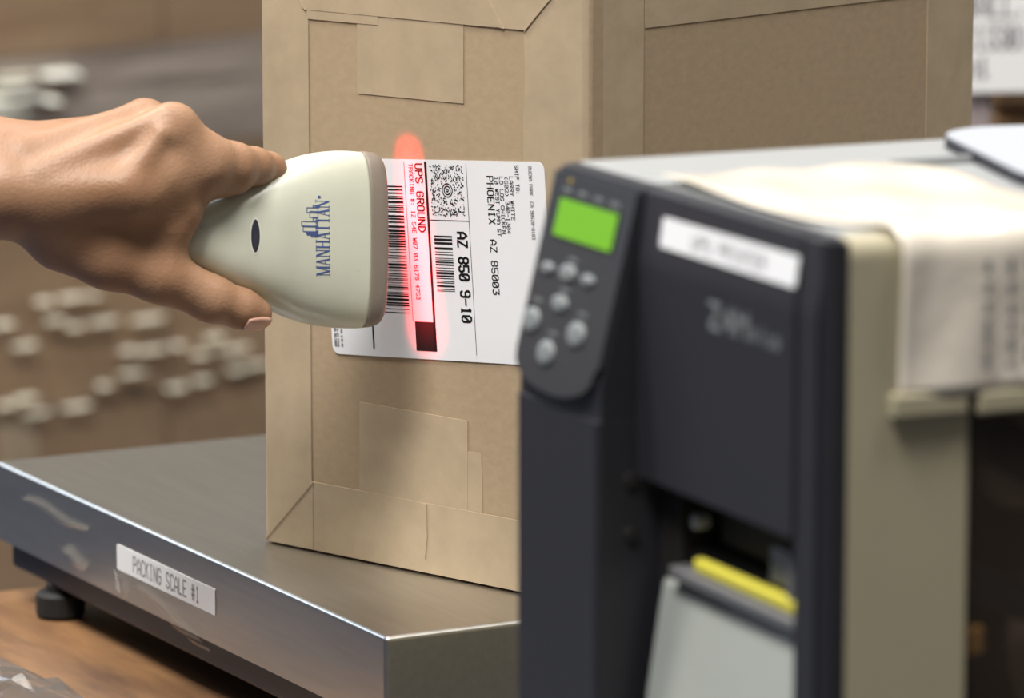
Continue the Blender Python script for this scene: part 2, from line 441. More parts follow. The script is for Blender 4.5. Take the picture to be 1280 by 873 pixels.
# shipping label
LA = math.radians(4.3); LTRx, LTRz = 197.2, 218.7
LW, LH = 153.0, 101.0
ltl = (LTRx-LW*math.cos(LA), LTRz-LW*math.sin(LA))
def onlab(u, v, t=.75):
    return (ltl[0]+u*math.cos(LA)+v*math.sin(LA), -t, ltl[1]+u*math.sin(LA)-v*math.cos(LA))
label = prism('shipping_label', rrect(0, LW, 0, LH, 4.5, 5), .3, .65, lambda a, b, t: onlab(a, b, t), m_white, parcel)
tag(label, 'white shipping label printed sideways')
def ltext(name, s, u, v0, v1, cap, sw, m=m_ink):
    adv = (v1-v0)/(len(s)-.3)
    V, F_ = stroke_text(s, cap, adv, sw)
    # reads downwards: text x runs along +v, text up along +u
    return printed(name, V, F_, lambda x, y: onlab(u+y, v0+x), m, label)
ltext('sender_text', 'BUENA PARK  CA 90620-8103', 142.6, 2.5, 38.3, 2.0, .32, m_greyink)
ltext('address_text', 'SHIP TO:', 133.6, 2.0, 16.2, 2.25, .36)
ltext('address_text', 'LARRY WHITE', 129.6, 7.6, 29.0, 2.25, .36)
ltext('address_text', '(602) 340-1304', 126.2, 7.7, 35.8, 2.25, .36)
ltext('address_text', 'LO LOS CHICKEN', 122.9, 7.8, 35.9, 2.25, .36)
ltext('address_text', '10 WEST YUMA ST', 119.7, 7.9, 37.2, 2.25, .36)
ltext('city_text', 'PHOENIX  AZ 85003', 114.4, 7.7, 66.4, 4.1, .6)
ltext('route_text', 'AZ 850 9-10', 92.4, 36.2, 81.0, 6.2, 1.15)
ltext('service_text', 'UPS GROUND', 66.0, 2.2, 36.4, 4.6, .75)
ltext('tracking_text', 'TRACKING #: 1Z 54E W07 03 6176 4753', 61.6, 2.2, 70.7, 2.6, .4)
ltext('reference_text', 'XOL 9.06.03', 6.6, 88, 97, 1.2, .3, m_greyink)
ltext('reference_text', 'LP2844 37.0A 05/2008', 2.0, 78, 97, 1.3, .35, m_greyink)
ltext('reference_text', 'NRV 9.0.02 FRAG', 3.9, 82, 97, 1.1, .3, m_greyink)
def lrects(name, R_, m=m_ink):
    V, F_ = quads(R_); return printed(name, V, F_, lambda u, v: onlab(u, v), m, label)
lrects('divider_line', [(100.7, 101.0, 1.5, 97.5)])
lrects('divider_line', [(73.5, 100.8, 30.1, 30.5)])
lrects('divider_line', [(72.3, 73.9, .9, 96.8)])
lrects('divider_line', [(58.2, 58.5, 1.0, 82)])
lrects('divider_line', [(29.2, 30.3, 1.0, 97.2)])
lrects('black_block', [(59.6, 73.2, 82.0, 96.9)])
def barcode(name, u0, u1, v0, v1, seed, unit):
    r_ = random.Random(seed); R_ = []; v = v0
    while v < v1-unit*2:
        w = unit*r_.choice((.8, 1, 1, 1.8, 2, 2.8)); w = min(w, v1-v)
        R_.append((u0, u1, v, v+w)); v += w+unit*r_.choice((1, 1.2, 1.5, 2.2, 2.5, 3.4))
    return lrects(name, R_)
barcode('tracking_barcode', 31, 56.4, 13.5, 79, 11, .40)
barcode('postal_barcode', 76.3, 88.6, 38, 67, 5, .42)
# round-target sorting code: rings with a field of small dashes
V2, F2 = [], []
def ring(cx, cy, r0, r1, n=24):
    i = len(V2)
    for q in range(n):
        t = 2*PI*q/n; V2.append((cx+r0*math.cos(t), cy+r0*math.sin(t))); V2.append((cx+r1*math.cos(t), cy+r1*math.sin(t)))
    for q in range(n): a = i+2*q; b = i+2*((q+1) % n); F2.append((a, a+1, b+1, b))
for r0, r1 in ((.35, 1.0), (1.75, 2.4), (3.05, 3.65)): ring(87.2, 15.2, r0, r1)
r_ = random.Random(2)
for _ in range(430):
    u, v = r_.uniform(76, 98.3), r_.uniform(2.6, 28.3)
    if math.hypot(u-87.2, v-15.2) < 4.4: continue
    L, a = r_.choice((.5, .9, 1.3)), r_.choice((0, 60, 120))*PI/180+.2
    dx, dy = math.cos(a)*L/2, math.sin(a)*L/2; nx, ny = -math.sin(a)*.23, math.cos(a)*.23
    i = len(V2); V2 += [(u-dx+nx, v-dy+ny), (u-dx-nx, v-dy-ny), (u+dx-nx, v+dy-ny), (u+dx+nx, v+dy+ny)]; F2.append((i, i+1, i+2, i+3))
printed('sorting_code', V2, F2, lambda u, v: onlab(u, v), m_ink, label)

# ================================================================== SCANNER
D0 = 2.237; PXM = D0/FPX*1000.0                 # mm per photo pixel at the hand
def hand_origin(depth): return Vector((0, 0, CAM_Z)) + (AX_F + AX_R*((240-640)/FPX) - AX_U*((310-436.5)/FPX))*depth
B_CAM = Matrix((AX_R, AX_U, -AX_F)).transposed()
YAW = math.radians(32)
scanner = empty('barcode_scanner')
tag(scanner, 'cream handheld barcode scanner with taupe mouth pointed at the shipping label', 'barcode scanner')
scanner.matrix_world = Matrix.Translation(hand_origin(D0+35*PXM/1000)) @ B_CAM.to_4x4() @ Matrix.Rotation(YAW, 4, 'Y')
# stations: x px, centre y px, half width px, half thickness front, back, z shift   (px, turned into mm)
STN = [(96, 303, 20, 14, 14, -50), (100, 302, 29, 24, 24, -49), (112, 301, 33, 30, 30, -45), (180, 298, 35, 32, 32, -22), (218, 296, 37, 33, 33, -7), (240, 295, 42, 34, 34, -2),
       (256, 295.5, 49, 36, 35, 2), (270, 296.5, 56.5, 39, 36, 4), (285, 297, 64.5, 42, 38, 5), (300, 297, 72, 44.5, 40, 5), (315, 297, 80, 46, 40, 5), (330, 297, 87.5, 46, 40, 5),
       (350, 297, 97, 45, 40, 4), (375, 296.8, 106, 43.5, 39, 3), (400, 296.8, 110.5, 42, 38, 2), (422, 296.8, 112, 40, 37, 1), (443, 297.2, 111.5, 38, 36, 0)]
def stn_mm(s):
    x, cy, h, tf, tb, zs = s
    if x < 235: return ((x-240)*PXM*math.cos(YAW)-1, (310-cy)*PXM, h*PXM, tf*PXM, tb*PXM, (x-240)*PXM*math.sin(YAW))
    return ((x-240)*PXM/math.cos(YAW), (310-cy)*PXM, h*PXM*(1+(x-240)*.0001), tf*PXM, tb*PXM, zs*PXM)
SM = [stn_mm(s) for s in STN]
def bow(x): return 0.8*max(0, min(1, (x-55)/30))**1.5      # ends of the head are swept back
def sect(st_, n=40, e=2.7):
    x, cy, h, tf, tb, zs = st_
    out = []
    for i in range(n):
        a = 2*PI*i/n; c, s = math.cos(a), math.sin(a)
        t = math.copysign(abs(c)**(2/e), c); w = math.copysign(abs(s)**(2/e), s)
        out.append((x+bow(x)*t*t, cy+h*t, zs+(tf if w > 0 else tb)*w))
    return out
def loft(name, secs, m, parent, cap0=True, cap1=True):
    n = len(secs[0]); v = [p for s in secs for p in s]; f = []
    for k in range(len(secs)-1):
        for i in range(n): f.append((k*n+i, k*n+(i+1) % n, (k+1)*n+(i+1) % n, (k+1)*n+i))
    if cap0: f.append(tuple(range(n))[::-1])
    if cap1: f.append(tuple(range((len(secs)-1)*n, len(secs)*n)))
    o = from_py(name, v, f, m, parent, True, .001)
    return o
# refine the stations with a smooth interpolation
def cat_rom(P, per=4):
    out = []
    for i in range(len(P)-1):
        p0, p1, p2, p3 = (np.array(P[max(0, min(len(P)-1, i+k))]) for k in (-1, 0, 1, 2))
        for q in range(per):
            t = q/per
            out.append(tuple(.5*((2*p1)+(-p0+p2)*t+(2*p0-5*p1+4*p2-p3)*t*t+(-p0+3*p1-3*p2+p3)*t**3)))
    out.append(tuple(P[-1])); return out
SMF = cat_rom(SM, 4)
loft('housing', [sect(s) for s in SMF], m_scanner, scanner)
XE = SM[-1][0]
def bez(dx, dh, dt): x, cy, h, tf, tb, zs = SM[-1]; return (x+dx, cy+.3, h+dh, tf+dt, tb+dt, zs)
def sect_b(st_, flat=0.): return sect(st_, e=3.0)
secs = [sect_b(bez(-.2, -.8, -.8)), sect_b(bez(0, -.3, -.2)), sect_b(bez(1.2, .1, .2)), sect_b(bez(6, -.4, 0)), sect_b(bez(9.0, -1.6, -.6)), sect_b(bez(10.6, -3.4, -1.8)), sect_b(bez(11.0, -5.0, -3.0)),
        sect_b(bez(10.6, -6.6, -4.4)), sect_b(bez(6, -7.6, -5.0))]
loft('mouth_bezel', secs, m_taupe, scanner, cap0=True, cap1=False)
loft('scan_window', [sect_b(bez(6.2, -7.6, -5.0)), sect_b(bez(6.6, -7.6, -5.0))], m_scanwin, scanner)
def surf(px, py, off=.12):
    """point on the scanner's upper shell seen at photo pixel (px, py)"""
    xm = (px-240)*PXM/math.cos(YAW)
    y = (310-py)*PXM
    xs = [s[0] for s in SMF]
    for _ in range(3):
        i = min(max(1, int(np.searchsorted(xs, xm))), len(xs)-1); a, b = SMF[i-1], SMF[i]
        t = (xm-a[0])/(b[0]-a[0]); s = [a[k]+(b[k]-a[k])*t for k in range(6)]
        q = min(.999, abs((y-s[1])/s[2]))
        xm_ = (px-240)*PXM/math.cos(YAW); z = s[5]+s[3]*(1-q**2.7)**(1/2.7)
        xm = xm_-z*math.tan(YAW)*1.0                     # parallax of the raised shell
    return (xm, y, z+off)
# indicator window: almond rim and dark lens
def almond(name, cx, cy, hw, hh, m, off, parent, dome):
    n, v, f = 28, [], []
    for k, sc in enumerate((1., .72, .4)):
        for i in range(n):
            a = 2*PI*i/n
            xx = hw*math.cos(a)*sc*(1-.18*abs(math.sin(a))**3); yy = hh*math.sin(a)*sc
            p = surf(cx+xx, cy+yy, off+dome*(0, .6, .95)[k]); v.append(p)
    v.append(surf(cx, cy, off+dome))
    for k in range(2):
        for i in range(n): f.append((k*n+i, k*n+(i+1) % n, (k+1)*n+(i+1) % n, (k+1)*n+i))
    for i in range(n): f.append((2*n+i, 2*n+(i+1) % n, 3*n))
    return from_py(name, v, f, m, parent, True, .001)
rim = almond('indicator_light', 320.2, 295.5, 7.0, 23.5, m_lensrim, .1, scanner, .12)
almond('lens', 320.0, 295.0, 5.4, 21.0, m_lens, .25, rim, .55)
# maker's lettering with serifs, reading upwards, and the outlined skyline above it
def serif_text(s, cap):
    V, Fc = [], []
    def q(*p): i = len(V); V.extend(p); Fc.append((i, i+1, i+2, i+3))
    def bar(x0, y0, x1, y1, w): q((x0-w/2, y0), (x0+w/2, y0), (x1+w/2, y1), (x1-w/2, y1))
    TH, TN, SF = .15*cap, .055*cap, .045*cap
    def serif(x, y, w): q((x-w/2, y-SF/2), (x+w/2, y-SF/2), (x+w/2, y+SF/2), (x-w/2, y+SF/2))
    x = 0; H = cap
    for ch in s:
        if ch == 'M':
            w = .86*H; bar(x+.1*H, 0, x+.1*H, H, TN); bar(x+.12*H, H, x+w/2, 0, TH); bar(x+w/2, 0, x+w-.12*H, H, TN); bar(x+w-.12*H, 0, x+w-.12*H, H, TH)
            serif(x+.1*H, SF/2, .24*H); serif(x+w-.12*H, SF/2, .3*H); serif(x+.06*H, H-SF/2, .2*H); serif(x+w-.08*H, H-SF/2, .22*H)
        elif ch == 'A':
            w = .68*H; bar(x+.08*H, 0, x+w/2, H, TN); bar(x+w-.12*H, 0, x+w/2-.02*H, H, TH); q((x+.17*H, .32*H), (x+w-.2*H, .32*H), (x+w-.22*H, .37*H), (x+.19*H, .37*H))
            serif(x+.08*H, SF/2, .24*H); serif(x+w-.12*H, SF/2, .3*H)
        elif ch == 'N':
            w = .74*H; bar(x+.12*H, 0, x+.12*H, H, TN); bar(x+.14*H, H, x+w-.12*H, 0, TH); bar(x+w-.12*H, 0, x+w-.12*H, H, TN)
            serif(x+.12*H, SF/2, .24*H); serif(x+.07*H, H-SF/2, .2*H); serif(x+w-.12*H, H-SF/2, .26*H)
        elif ch == 'H':
            w = .76*H; bar(x+.14*H, 0, x+.14*H, H, TH*.9); bar(x+w-.14*H, 0, x+w-.14*H, H, TH*.9); q((x+.14*H, .48*H), (x+w-.14*H, .48*H), (x+w-.14*H, .53*H), (x+.14*H, .53*H))
            for sx_ in (.14*H, w-.14*H): serif(x+sx_, SF/2, .3*H); serif(x+sx_, H-SF/2, .3*H)
        elif ch == 'T':
            w = .62*H; bar(x+w/2, 0, x+w/2, H, TH*.9); serif(x+w/2, SF/2, .3*H); q((x+.03*H, H-SF), (x+w-.03*H, H-SF), (x+w-.03*H, H), (x+.03*H, H))
            bar(x+.05*H, H*.82, x+.05*H, H, TN); bar(x+w-.05*H, H*.82, x+w-.05*H, H, TN)
        x += w+.035*H
    return V, Fc, x
V2, Fc, tot = serif_text('MANHATTAN', 17.0)
ky = 97.0/tot
printed('maker_lettering', V2, Fc, lambda x, y: surf(411.5-y-(x*ky)*.012, 344.5-x*ky), m_blueink, scanner)
V2, Fc = [], []
def outline(x0, x1, y0, y1, w=.9):
    for r0 in ((x0, x1, y0, y0+w), (x0, x1, y1-w, y1), (x0, x0+w, y0, y1), (x1-w, x1, y0, y1)):
        i = len(V2); V2.extend([(r0[0], r0[2]), (r0[1], r0[2]), (r0[1], r0[3]), (r0[0], r0[3])]); Fc.append((i, i+1, i+2, i+3))
for (x0, x1, y0, y1) in ((376, 397, 275.5, 282), (378, 397, 282, 289), (381.5, 397, 289, 291.5), (383, 397, 291.5, 293.5), (388, 397, 293.5, 296), (386, 397, 262.5, 271), (382.5, 397, 265, 258), (390, 397, 271, 275.5), (390, 399, 255, 258)):
    outline(x0, x1, min(y0, y1), max(y0, y1))
ring_i = len(V2)
def ring2(cx, cy, r0, r1, n=14):
    i = len(V2)
    for q in range(n):
        t = 2*PI*q/n; V2.append((cx+r0*math.cos(t), cy+r0*math.sin(t))); V2.append((cx+r1*math.cos(t), cy+r1*math.sin(t)))
    for q in range(n): a = i+2*q; b = i+2*((q+1) % n); Fc.append((a, a+1, b+1, b))
ring2(398, 244.6, .2, 1.9)
printed('skyline_emblem', V2, Fc, lambda x, y: surf(x, y), m_blueink, scanner)
# scuffs
V2, Fc = [], []
r_ = random.Random(4)
for (cx, cy, n, sp) in ((253, 285, 12, 6), (316, 360, 4, 2.5), (446, 338, 3, 4)):
    for _ in range(n):
        u, v, s = r_.gauss(cx, sp*.5), r_.gauss(cy, sp*.4), r_.uniform(.3, .8)
        i = len(V2); V2 += [(u-s, v), (u, v-s*.7), (u+s, v), (u, v+s*.7)]; Fc.append((i, i+1, i+2, i+3))
tag(printed('scuff_marks', V2, Fc, lambda x, y: surf(x, y, .06), m_taupe, scanner), kind='stuff')
# its own red light: a bar of diodes behind the window
led = bpy.data.lights.new('scan_light', 'AREA'); led.shape = 'RECTANGLE'; led.size = .005; led.size_y = .094
led.energy = .056; led.color = (1.0, .012, .02); led.spread = math.radians(46)
lo = bpy.data.objects.new('scan_light', led); COL.objects.link(lo); lo.parent = scanner
lp = Vector((XE+11.2, SM[-1][1], -3))*.001
LEDA = math.radians(14)
dirv = Vector((math.cos(LEDA), 0, -math.sin(LEDA)))
zc = -dirv.normalized(); yc = Vector((-.09, 1, 0)); yc = (yc-zc*yc.dot(zc)).normalized(); xc = yc.cross(zc)
lo.matrix_local = Matrix.Translation(lp) @ Matrix((xc, yc, zc)).transposed().to_4x4()

# ================================================================== HAND AND FOREARM (one continuous surface)
def hand_mesh():
    H = 2.6
    x0, x1, y0, y1, z0, z1 = -720, 366, 96, 430, -170, 180
    X = np.arange(x0, x1, H, dtype=np.float32); Y = np.arange(y0, y1, H, dtype=np.float32); Z = np.arange(z0, z1, H, dtype=np.float32)
    def cone(P, a, b):
        ax, ay, az, ra = a; bx, by, bz, rb = b
        A = np.array((ax, ay, az), np.float32); Bv = np.array((bx, by, bz), np.float32)-A
        L2 = float(Bv @ Bv)
        t = ((P[0]-A[0])*Bv[0]+(P[1]-A[1])*Bv[1]+(P[2]-A[2])*Bv[2])/L2
        t = np.clip(t, 0, 1)
        d = np.sqrt((P[0]-A[0]-t*Bv[0])**2+(P[1]-A[1]-t*Bv[1])**2+(P[2]-A[2]-t*Bv[2])**2)
        return d-(ra+(rb-ra)*t)
    def smin(a, b, k):
        h = np.maximum(k-np.abs(a-b), 0)/k
        return np.minimum(a, b)-h*h*k*.25
    def chain(P, pts, k):
        d = None
        for a, b in zip(pts, pts[1:]):
            c = cone(P, a, b); d = c if d is None else smin(d, c, k)
        return d
    def field(P):
        # palm: five rays from the wrist plus filling
        palm = cone(P, (8, 240, 56, 46), (205, 178, 42, 31))
        for a, b in (((8, 212, 42, 46), (178, 168, 8, 32)), ((8, 205, 28, 44), (146, 176, -24, 30)), ((8, 204, 12, 40), (112, 186, -50, 28)),
                     ((20, 246, 76, 34), (165, 240, 74, 33)), ((90, 250, 48, 46), (190, 226, 34, 44)), ((190, 226, 34, 42), (222, 216, 26, 38)), ((200, 225, 32, 42), (229, 261, 14, 24)), ((226, 262, 14, 22), (211, 286, 14, 25)),
                     ((170, 250, 54, 32), (208, 282, 12, 26)), ((100, 270, 30, 40), (200, 290, 10, 26)), ((60, 255, 42, 52), (150, 240, 25, 50))):
            palm = smin(palm, cone(P, a, b), 24)
        # forearm
        for a, b in (((12, 206, 36, 47), (-170, 212, 28, 62)), ((12, 238, 64, 40), (-170, 236, 58, 54)), ((12, 257, 34, 41), (-170, 256, 30, 58)), ((-170, 230, 38, 70), (-700, 262, 20, 108)), ((-14, 178, 18, 28), (-60, 184, 14, 34))):
            palm = smin(palm, cone(P, a, b), 26)
        # thumb
        th = chain(P, ((82, 292, 16, 49), (140, 318, 14, 43), (200, 343, 6, 34.5), (264, 374, -18, 27.5), (300, 386, -36, 23.5), (319, 392, -46, 19)), 14)
        palm = smin(palm, th, 26)
        # knuckles and tendons
        for kn in ((222, 158, 44, 26), (184, 153, 8, 26), (150, 164, -24, 26)):
            palm = smin(palm, cone(P, kn, (kn[0]-14, kn[1]+6, kn[2], kn[3])), 12)
        for a, b in (((60, 216, 88, 7), (212, 145, 61, 8)), ((40, 190, 75, 7), (176, 138, 28, 7)), ((160, 236, 90, 6), (208, 172, 76, 6))):
            palm = smin(palm, cone(P, a, b), 24)
        # fingers
        fi = smin(cone(P, (250, 227, 12, 27), (292, 224, -18, 20)), chain(P, ((222, 167, 42, 30), (256, 204, 16, 37), (290, 207, -12, 29), (314, 207, -46, 24), (332, 209, -78, 21), (340, 228, -112, 18), (338, 244, -130, 16)), 10), 10)
        fm = chain(P, ((184, 157, 8, 29), (214, 178, -42, 26), (236, 196, -72, 26), (258, 240, -112, 22), (262, 262, -122, 21), (252, 304, -124, 16.5)), 10)
        fr = chain(P, ((150, 167, -24, 28), (176, 190, -72, 25), (196, 208, -100, 25), (212, 252, -128, 21), (214, 276, -132, 20), (202, 322, -122, 16)), 10)
        fp = chain(P, ((112, 178, -50, 26), (134, 206, -92, 22.5), (148, 226, -112, 22), (160, 270, -128, 18.5), (162, 292, -128, 17), (152, 350, -98, 16)), 10)
        fg = smin(smin(smin(fi, fm, 5), fr, 5), fp, 5)
        d = smin(palm, fg, 15)
        # knuckle dip between index joints and the first web
        return d
    P = np.meshgrid(X, Y, Z, indexing='ij', sparse=True)
    val = field(P)
    s = val < 0
    nx, ny, nz = val.shape
    # surface nets
    c = np.zeros((nx-1, ny-1, nz-1), np.int8)
    for dx in (0, 1):
        for dy in (0, 1):
            for dz in (0, 1): c += s[dx:nx-1+dx, dy:ny-1+dy, dz:nz-1+dz]
    act = (c > 0) & (c < 8)
    I, J, K = np.nonzero(act)
    idx = -np.ones(act.shape, np.int64); idx[I, J, K] = np.arange(len(I))
    acc = np.zeros((len(I), 3)); cnt = np.zeros(len(I))
    corners = [(a, b, d_) for a in (0, 1) for b in (0, 1) for d_ in (0, 1)]
    for p in corners:
        for axis in range(3):
            if p[axis]: continue
            q = list(p); q[axis] = 1
            v0 = val[I+p[0], J+p[1], K+p[2]]; v1 = val[I+q[0], J+q[1], K+q[2]]
            m_ = (v0 < 0) != (v1 < 0)
            t = np.where(m_, v0/np.where(m_, v0-v1, 1), 0)
            pos = np.stack([np.full(len(I), p[k], float) for k in range(3)], 1); pos[:, axis] += t
            acc[m_] += pos[m_]; cnt[m_] += 1
    ver = np.stack([I, J, K], 1)+acc/cnt[:, None]
    ver = ver*H+np.array([x0, y0, z0])
    faces = []
    for axis in range(3):
        sl0 = [slice(None)]*3; sl1 = [slice(None)]*3
        sl0[axis] = slice(0, -1); sl1[axis] = slice(1, None)
        a, b = s[tuple(sl0)], s[tuple(sl1)]
        e = np.argwhere(a != b); inside = a[tuple(e.T)]
        o1, o2 = [(1, 2), (2, 0), (0, 1)][axis]
        ok = (e[:, o1] > 0) & (e[:, o2] > 0) & (e[:, o1] < act.shape[o1]) & (e[:, o2] < act.shape[o2])
        e, inside = e[ok], inside[ok]
        def cell(d1, d2): g = e.copy(); g[:, o1] += d1; g[:, o2] += d2; return idx[tuple(g.T)]
        q = np.stack([cell(-1, -1), cell(0, -1), cell(0, 0), cell(-1, 0)], 1)
        q[~inside] = q[~inside][:, ::-1]
        faces.append(q)
    F_ = np.concatenate(faces)
    F_ = F_[(F_ >= 0).all(1)]
    return ver, F_, field
hv, hf, hfield = hand_mesh()
# frame: x right, y up, z towards the viewer, origin at the scanner's grip (photo 240, 310)
hv2 = np.stack([(hv[:, 0]-240), (310-hv[:, 1]), hv[:, 2]], 1)*PXM*.001
me = bpy.data.meshes.new('person')
me.from_pydata(hv2.tolist(), [], hf[:, ::-1].tolist() if False else hf.tolist()); me.update()
bm = bmesh.new(); bm.from_mesh(me); bmesh.ops.recalc_face_normals(bm, faces=bm.faces[:]); bm.to_mesh(me); bm.free()
person = link('person', me, m_skin, None, True)
person.matrix_world = Matrix.Translation(hand_origin(D0)) @ B_CAM.to_4x4()
tag(person, 'bare forearm and hand of a person gripping the barcode scanner', 'person')
sm_ = person.modifiers.new('smooth', 'SMOOTH'); sm_.factor = .5; sm_.iterations = 4
# thumb nail laid on the thumb tip
def trace(px, py, pz, d, steps=60):
    p = np.array([px, py, pz], float); d = np.array(d, float)/np.linalg.norm(d)
    for _ in range(steps):
        g = hfield([np.array([p[0]]), np.array([p[1]]), np.array([p[2]])])[0]
        p = p+d*g*.8
        if abs(g) < .05: break
    return p
def nail():
    v, f = [], []; NU, NV = 8, 10
    c0 = np.array((324., 397.5, -44.)); axis = np.array((.86, .34, -.38)); axis /= np.linalg.norm(axis)
    nrm = np.array((.02, .72, .70)); nrm -= axis*(nrm @ axis); nrm /= np.linalg.norm(nrm); side = np.cross(axis, nrm)
    for i in range(NV+1):
        for j in range(NU+1):
            a = -1+2*i/NV; b = -1+2*j/NU
            w = 12.5*(1-.55*max(0, a)**3)*(1-.25*max(0, -a)**3)
            q = c0+axis*(a*17-5)+side*(b*w)+nrm*40
            p = trace(*q, -nrm)
            p = p+nrm*(.9+.5*max(0, a)-.9*abs(b)**4)
            v.append(((p[0]-240)*PXM, (310-p[1])*PXM, p[2]*PXM))
    for i in range(NV):
        for j in range(NU): k = i*(NU+1)+j; f.append((k, k+1, k+NU+2, k+NU+1))
    o = from_py('thumb_nail', v, f, m_nail, person, True, .001)
    md = o.modifiers.new('thickness', 'SOLIDIFY'); md.thickness = .0005
nail()

# ================================================================== LABEL PRINTER
PO = Vector((.0139, 1.8794, STAND_Z/1000)); P_RZ = math.radians(-65.5)
prn = empty('label_printer', PO, P_RZ, 'charcoal and beige thermal label printer with a green display on its control panel', 'label printer')
# chassis
box('side_wall', 14, 20, 10, 430, 8, 340, m_beige, prn, r=1)
box('back_wall', 14, 243, 424, 430, 8, 340, m_beige, prn, r=1)
box('base_tray', 16, 243, 8, 428, 6, 18, m_print, prn, r=1)
box('centre_wall', 128, 132, 46, 424, 18, 336, m_roll, prn)
box('top_plate', 14, 84, 7.5, 430, 337, 345, m_topgrey, prn, r=1.5)
for fx in (30, 225):
    for fy in (30, 400): cylinder('foot', (fx, fy, 0), (0, 0, 1), 10, 7, m_rubber, prn, n=14)
# hinged media door: lid and side made as one folded shell
door = empty('media_door'); door.parent = prn
sec = [(236.5, 345)] + [(237+8*math.sin(i*PI/12), 337+8*math.cos(i*PI/12)) for i in range(7)] + [(245, 283)]
inn = [(242, 283)] + [(234+8*math.cos(i*PI/12), 334+8*math.sin(i*PI/12)) for i in range(7)] + [(236.5, 342)]
prism('door_side', sec+inn, 7.5, 430, lambda a, b, t: (a, t, b), m_beige, door)
box('door_lid', 87, 236.5, 7.5, 430, 341.8, 345, m_topgrey, door)
box('door_post', 242, 245, 7.5, 58, 18, 283, m_beige, door)
box('door_post', 242, 245, 372, 430, 18, 283, m_beige, door)
box('door_sill', 242, 245, 58, 372, 18, 60, m_beige, door)
box('door_window', 242.6, 244.0, 58, 372, 60, 283, m_pane, door)
box('door_rail', 244.5, 249, 24, 56, 277, 286.5, m_beige, door, r=1.5)
box('door_rail', 244.5, 249, 60, 372, 276, 285, m_beige, door, r=1.5)
box('hinge_strip', 84.6, 86.6, 20, 92, 342, 347, m_metalgrey, prn, r=.5)
box('hinge_strip', 84.6, 86.6, 112, 150, 342, 348.5, m_topgrey, prn, r=.5)
# inside the media bay
cylinder('media_spindle', (132, 210, 150), (1, 0, 0), 9, 96, m_metalgrey, prn, n=18)
cylinder('label_roll', (136, 150, 180), (1, 0, 0), 58, 92, m_roll, prn, n=32)
cylinder('ribbon_spindle', (132, 96, 252), (1, 0, 0), 20, 92, m_roll, prn, n=24)
box('print_mechanism', 140, 236, 64, 108, 40, 150, m_dark, prn, r=3)
box('release_lever', 228, 240, 60, 70, 182, 194, m_orange, prn, r=2)
prism('guide_arm', [(58, 262), (150, 214), (150, 232), (58, 284)], 232, 240, lambda a, b, t: (t, a, b), m_dark, prn)
prism('guide_arm', [(58, 206), (150, 166), (150, 180), (58, 222)], 232, 240, lambda a, b, t: (t, a, b), m_dark, prn)
# front
def rounded_col(name, x0, x1, y0, y1, z0, z1, rl, rr, m, parent, chamf=2.):
    """upright slab whose two front edges are rounded (radius left, right)"""
    poly = [(x1, y1), (x0, y1)]
    poly += [(x0+rl-rl*math.cos(a), y0+rl-rl*math.sin(a)) for a in [i*PI/12 for i in range(7)]]
    poly += [(x1-rr+rr*math.sin(a), y0+rr-rr*math.cos(a)) for a in [i*PI/12 for i in range(7)]]
    return prism(name, poly, z0, z1, lambda a, b, t: (a, b, t), m, parent, False)
prism('right_bezel', [(7.2, 6), (-3, 6), (-3, 315), (-2.7, 319), (-.2, 342.8), (1, 344), (7.2, 344)], 224.5, 240, lambda a, b, t: (t, a, b), m_print, prn)
rounded_col('bezel_corner', 240, 245, -1.6, 7.2, 6, 343.5, .1, 4.8, m_print, prn)
box('bezel_return', 219, 241, 7.2, 46, 6, 336, m_print, prn)
cover = prism('front_cover', [(-4, 230.5), (-4, 315), (-3.7, 319), (-.4, 343.4), (.8, 344.6), (44, 344.6), (44, 230.5)], 94, 224, lambda a, b, t: (t, a, b), m_print, prn)
box('lower_front', 94, 218, 20, 44, 6, 186, m_print, prn, r=1.5)
box('slot_back', 94, 218, 44, 47, 186, 229, m_dark, prn)
rounded_col('control_column', 15.5, 92.3, -21, 44, 6, 252, 4, 2.5, m_print, prn)
# slanted control panel head above the column
PB = Vector((0, -21, 262)); PT = Vector((0, -1, 344)); pd = (PT-PB).normalized(); pn_ = Vector((1, 0, 0)).cross(pd)
def onpan(a, b, t=0.): p = PB+Vector((a, 0, 0))+pd*b+pn_*t; return (p.x, p.y, p.z)
prism('column_head', [(-18.6, 250), (44, 250), (44, 336), (7.4, 336), (7.4, 344.6), (3.2, 344.6), (-.3, 343.6), (-18.6, 266)], 15.8, 91.8, lambda a, b, t: (t, a, b), m_print, prn)
chin = [(90.6, 82.5), (15.2, 82.5), (15.2, 9)]
for i in range(1, 13):
    a = PI*i/12; chin.append((51.5-36.5*math.cos(a), 9-14*math.sin(a)**.8))
chin.append((90.6, 12))
panel = prism('control_panel', chin, -3.0, 1.2, lambda a, b, t: onpan(a, b, t), m_panel, prn)
def key(cx, cy, rx, ry, h=1.6):
    n = 20; v, f = [], []
    for k, (s, t) in enumerate(((1, 1.0), (1, h), (.86, h+.9), (.5, h+1.1))):
        for i in range(n):
            a = 2*PI*i/n; v.append(onpan(cx+rx*s*math.cos(a), cy+ry*s*math.sin(a), t))
    for k in range(3):
        for i in range(n): f.append((k*n+i, k*n+(i+1) % n, (k+1)*n+(i+1) % n, (k+1)*n+i))
    f.append(tuple(range(3*n, 4*n)))
    o = from_py('button', v, f, m_key, panel, True, .001)
for (cx, cy, rx, ry) in ((28.3, 43.1, 6.6, 2.9), (47.0, 43.5, 8.4, 4.4), (65.7, 43.3, 6.6, 2.9), (45.9, 30.9, 8.4, 4.2), (23.8, 20.8, 8.8, 6.2), (65.8, 21.2, 9.0, 6.2), (43.0, 10.2, 8.8, 6.2)):
    key(cx, cy, rx*.86, ry*.88)
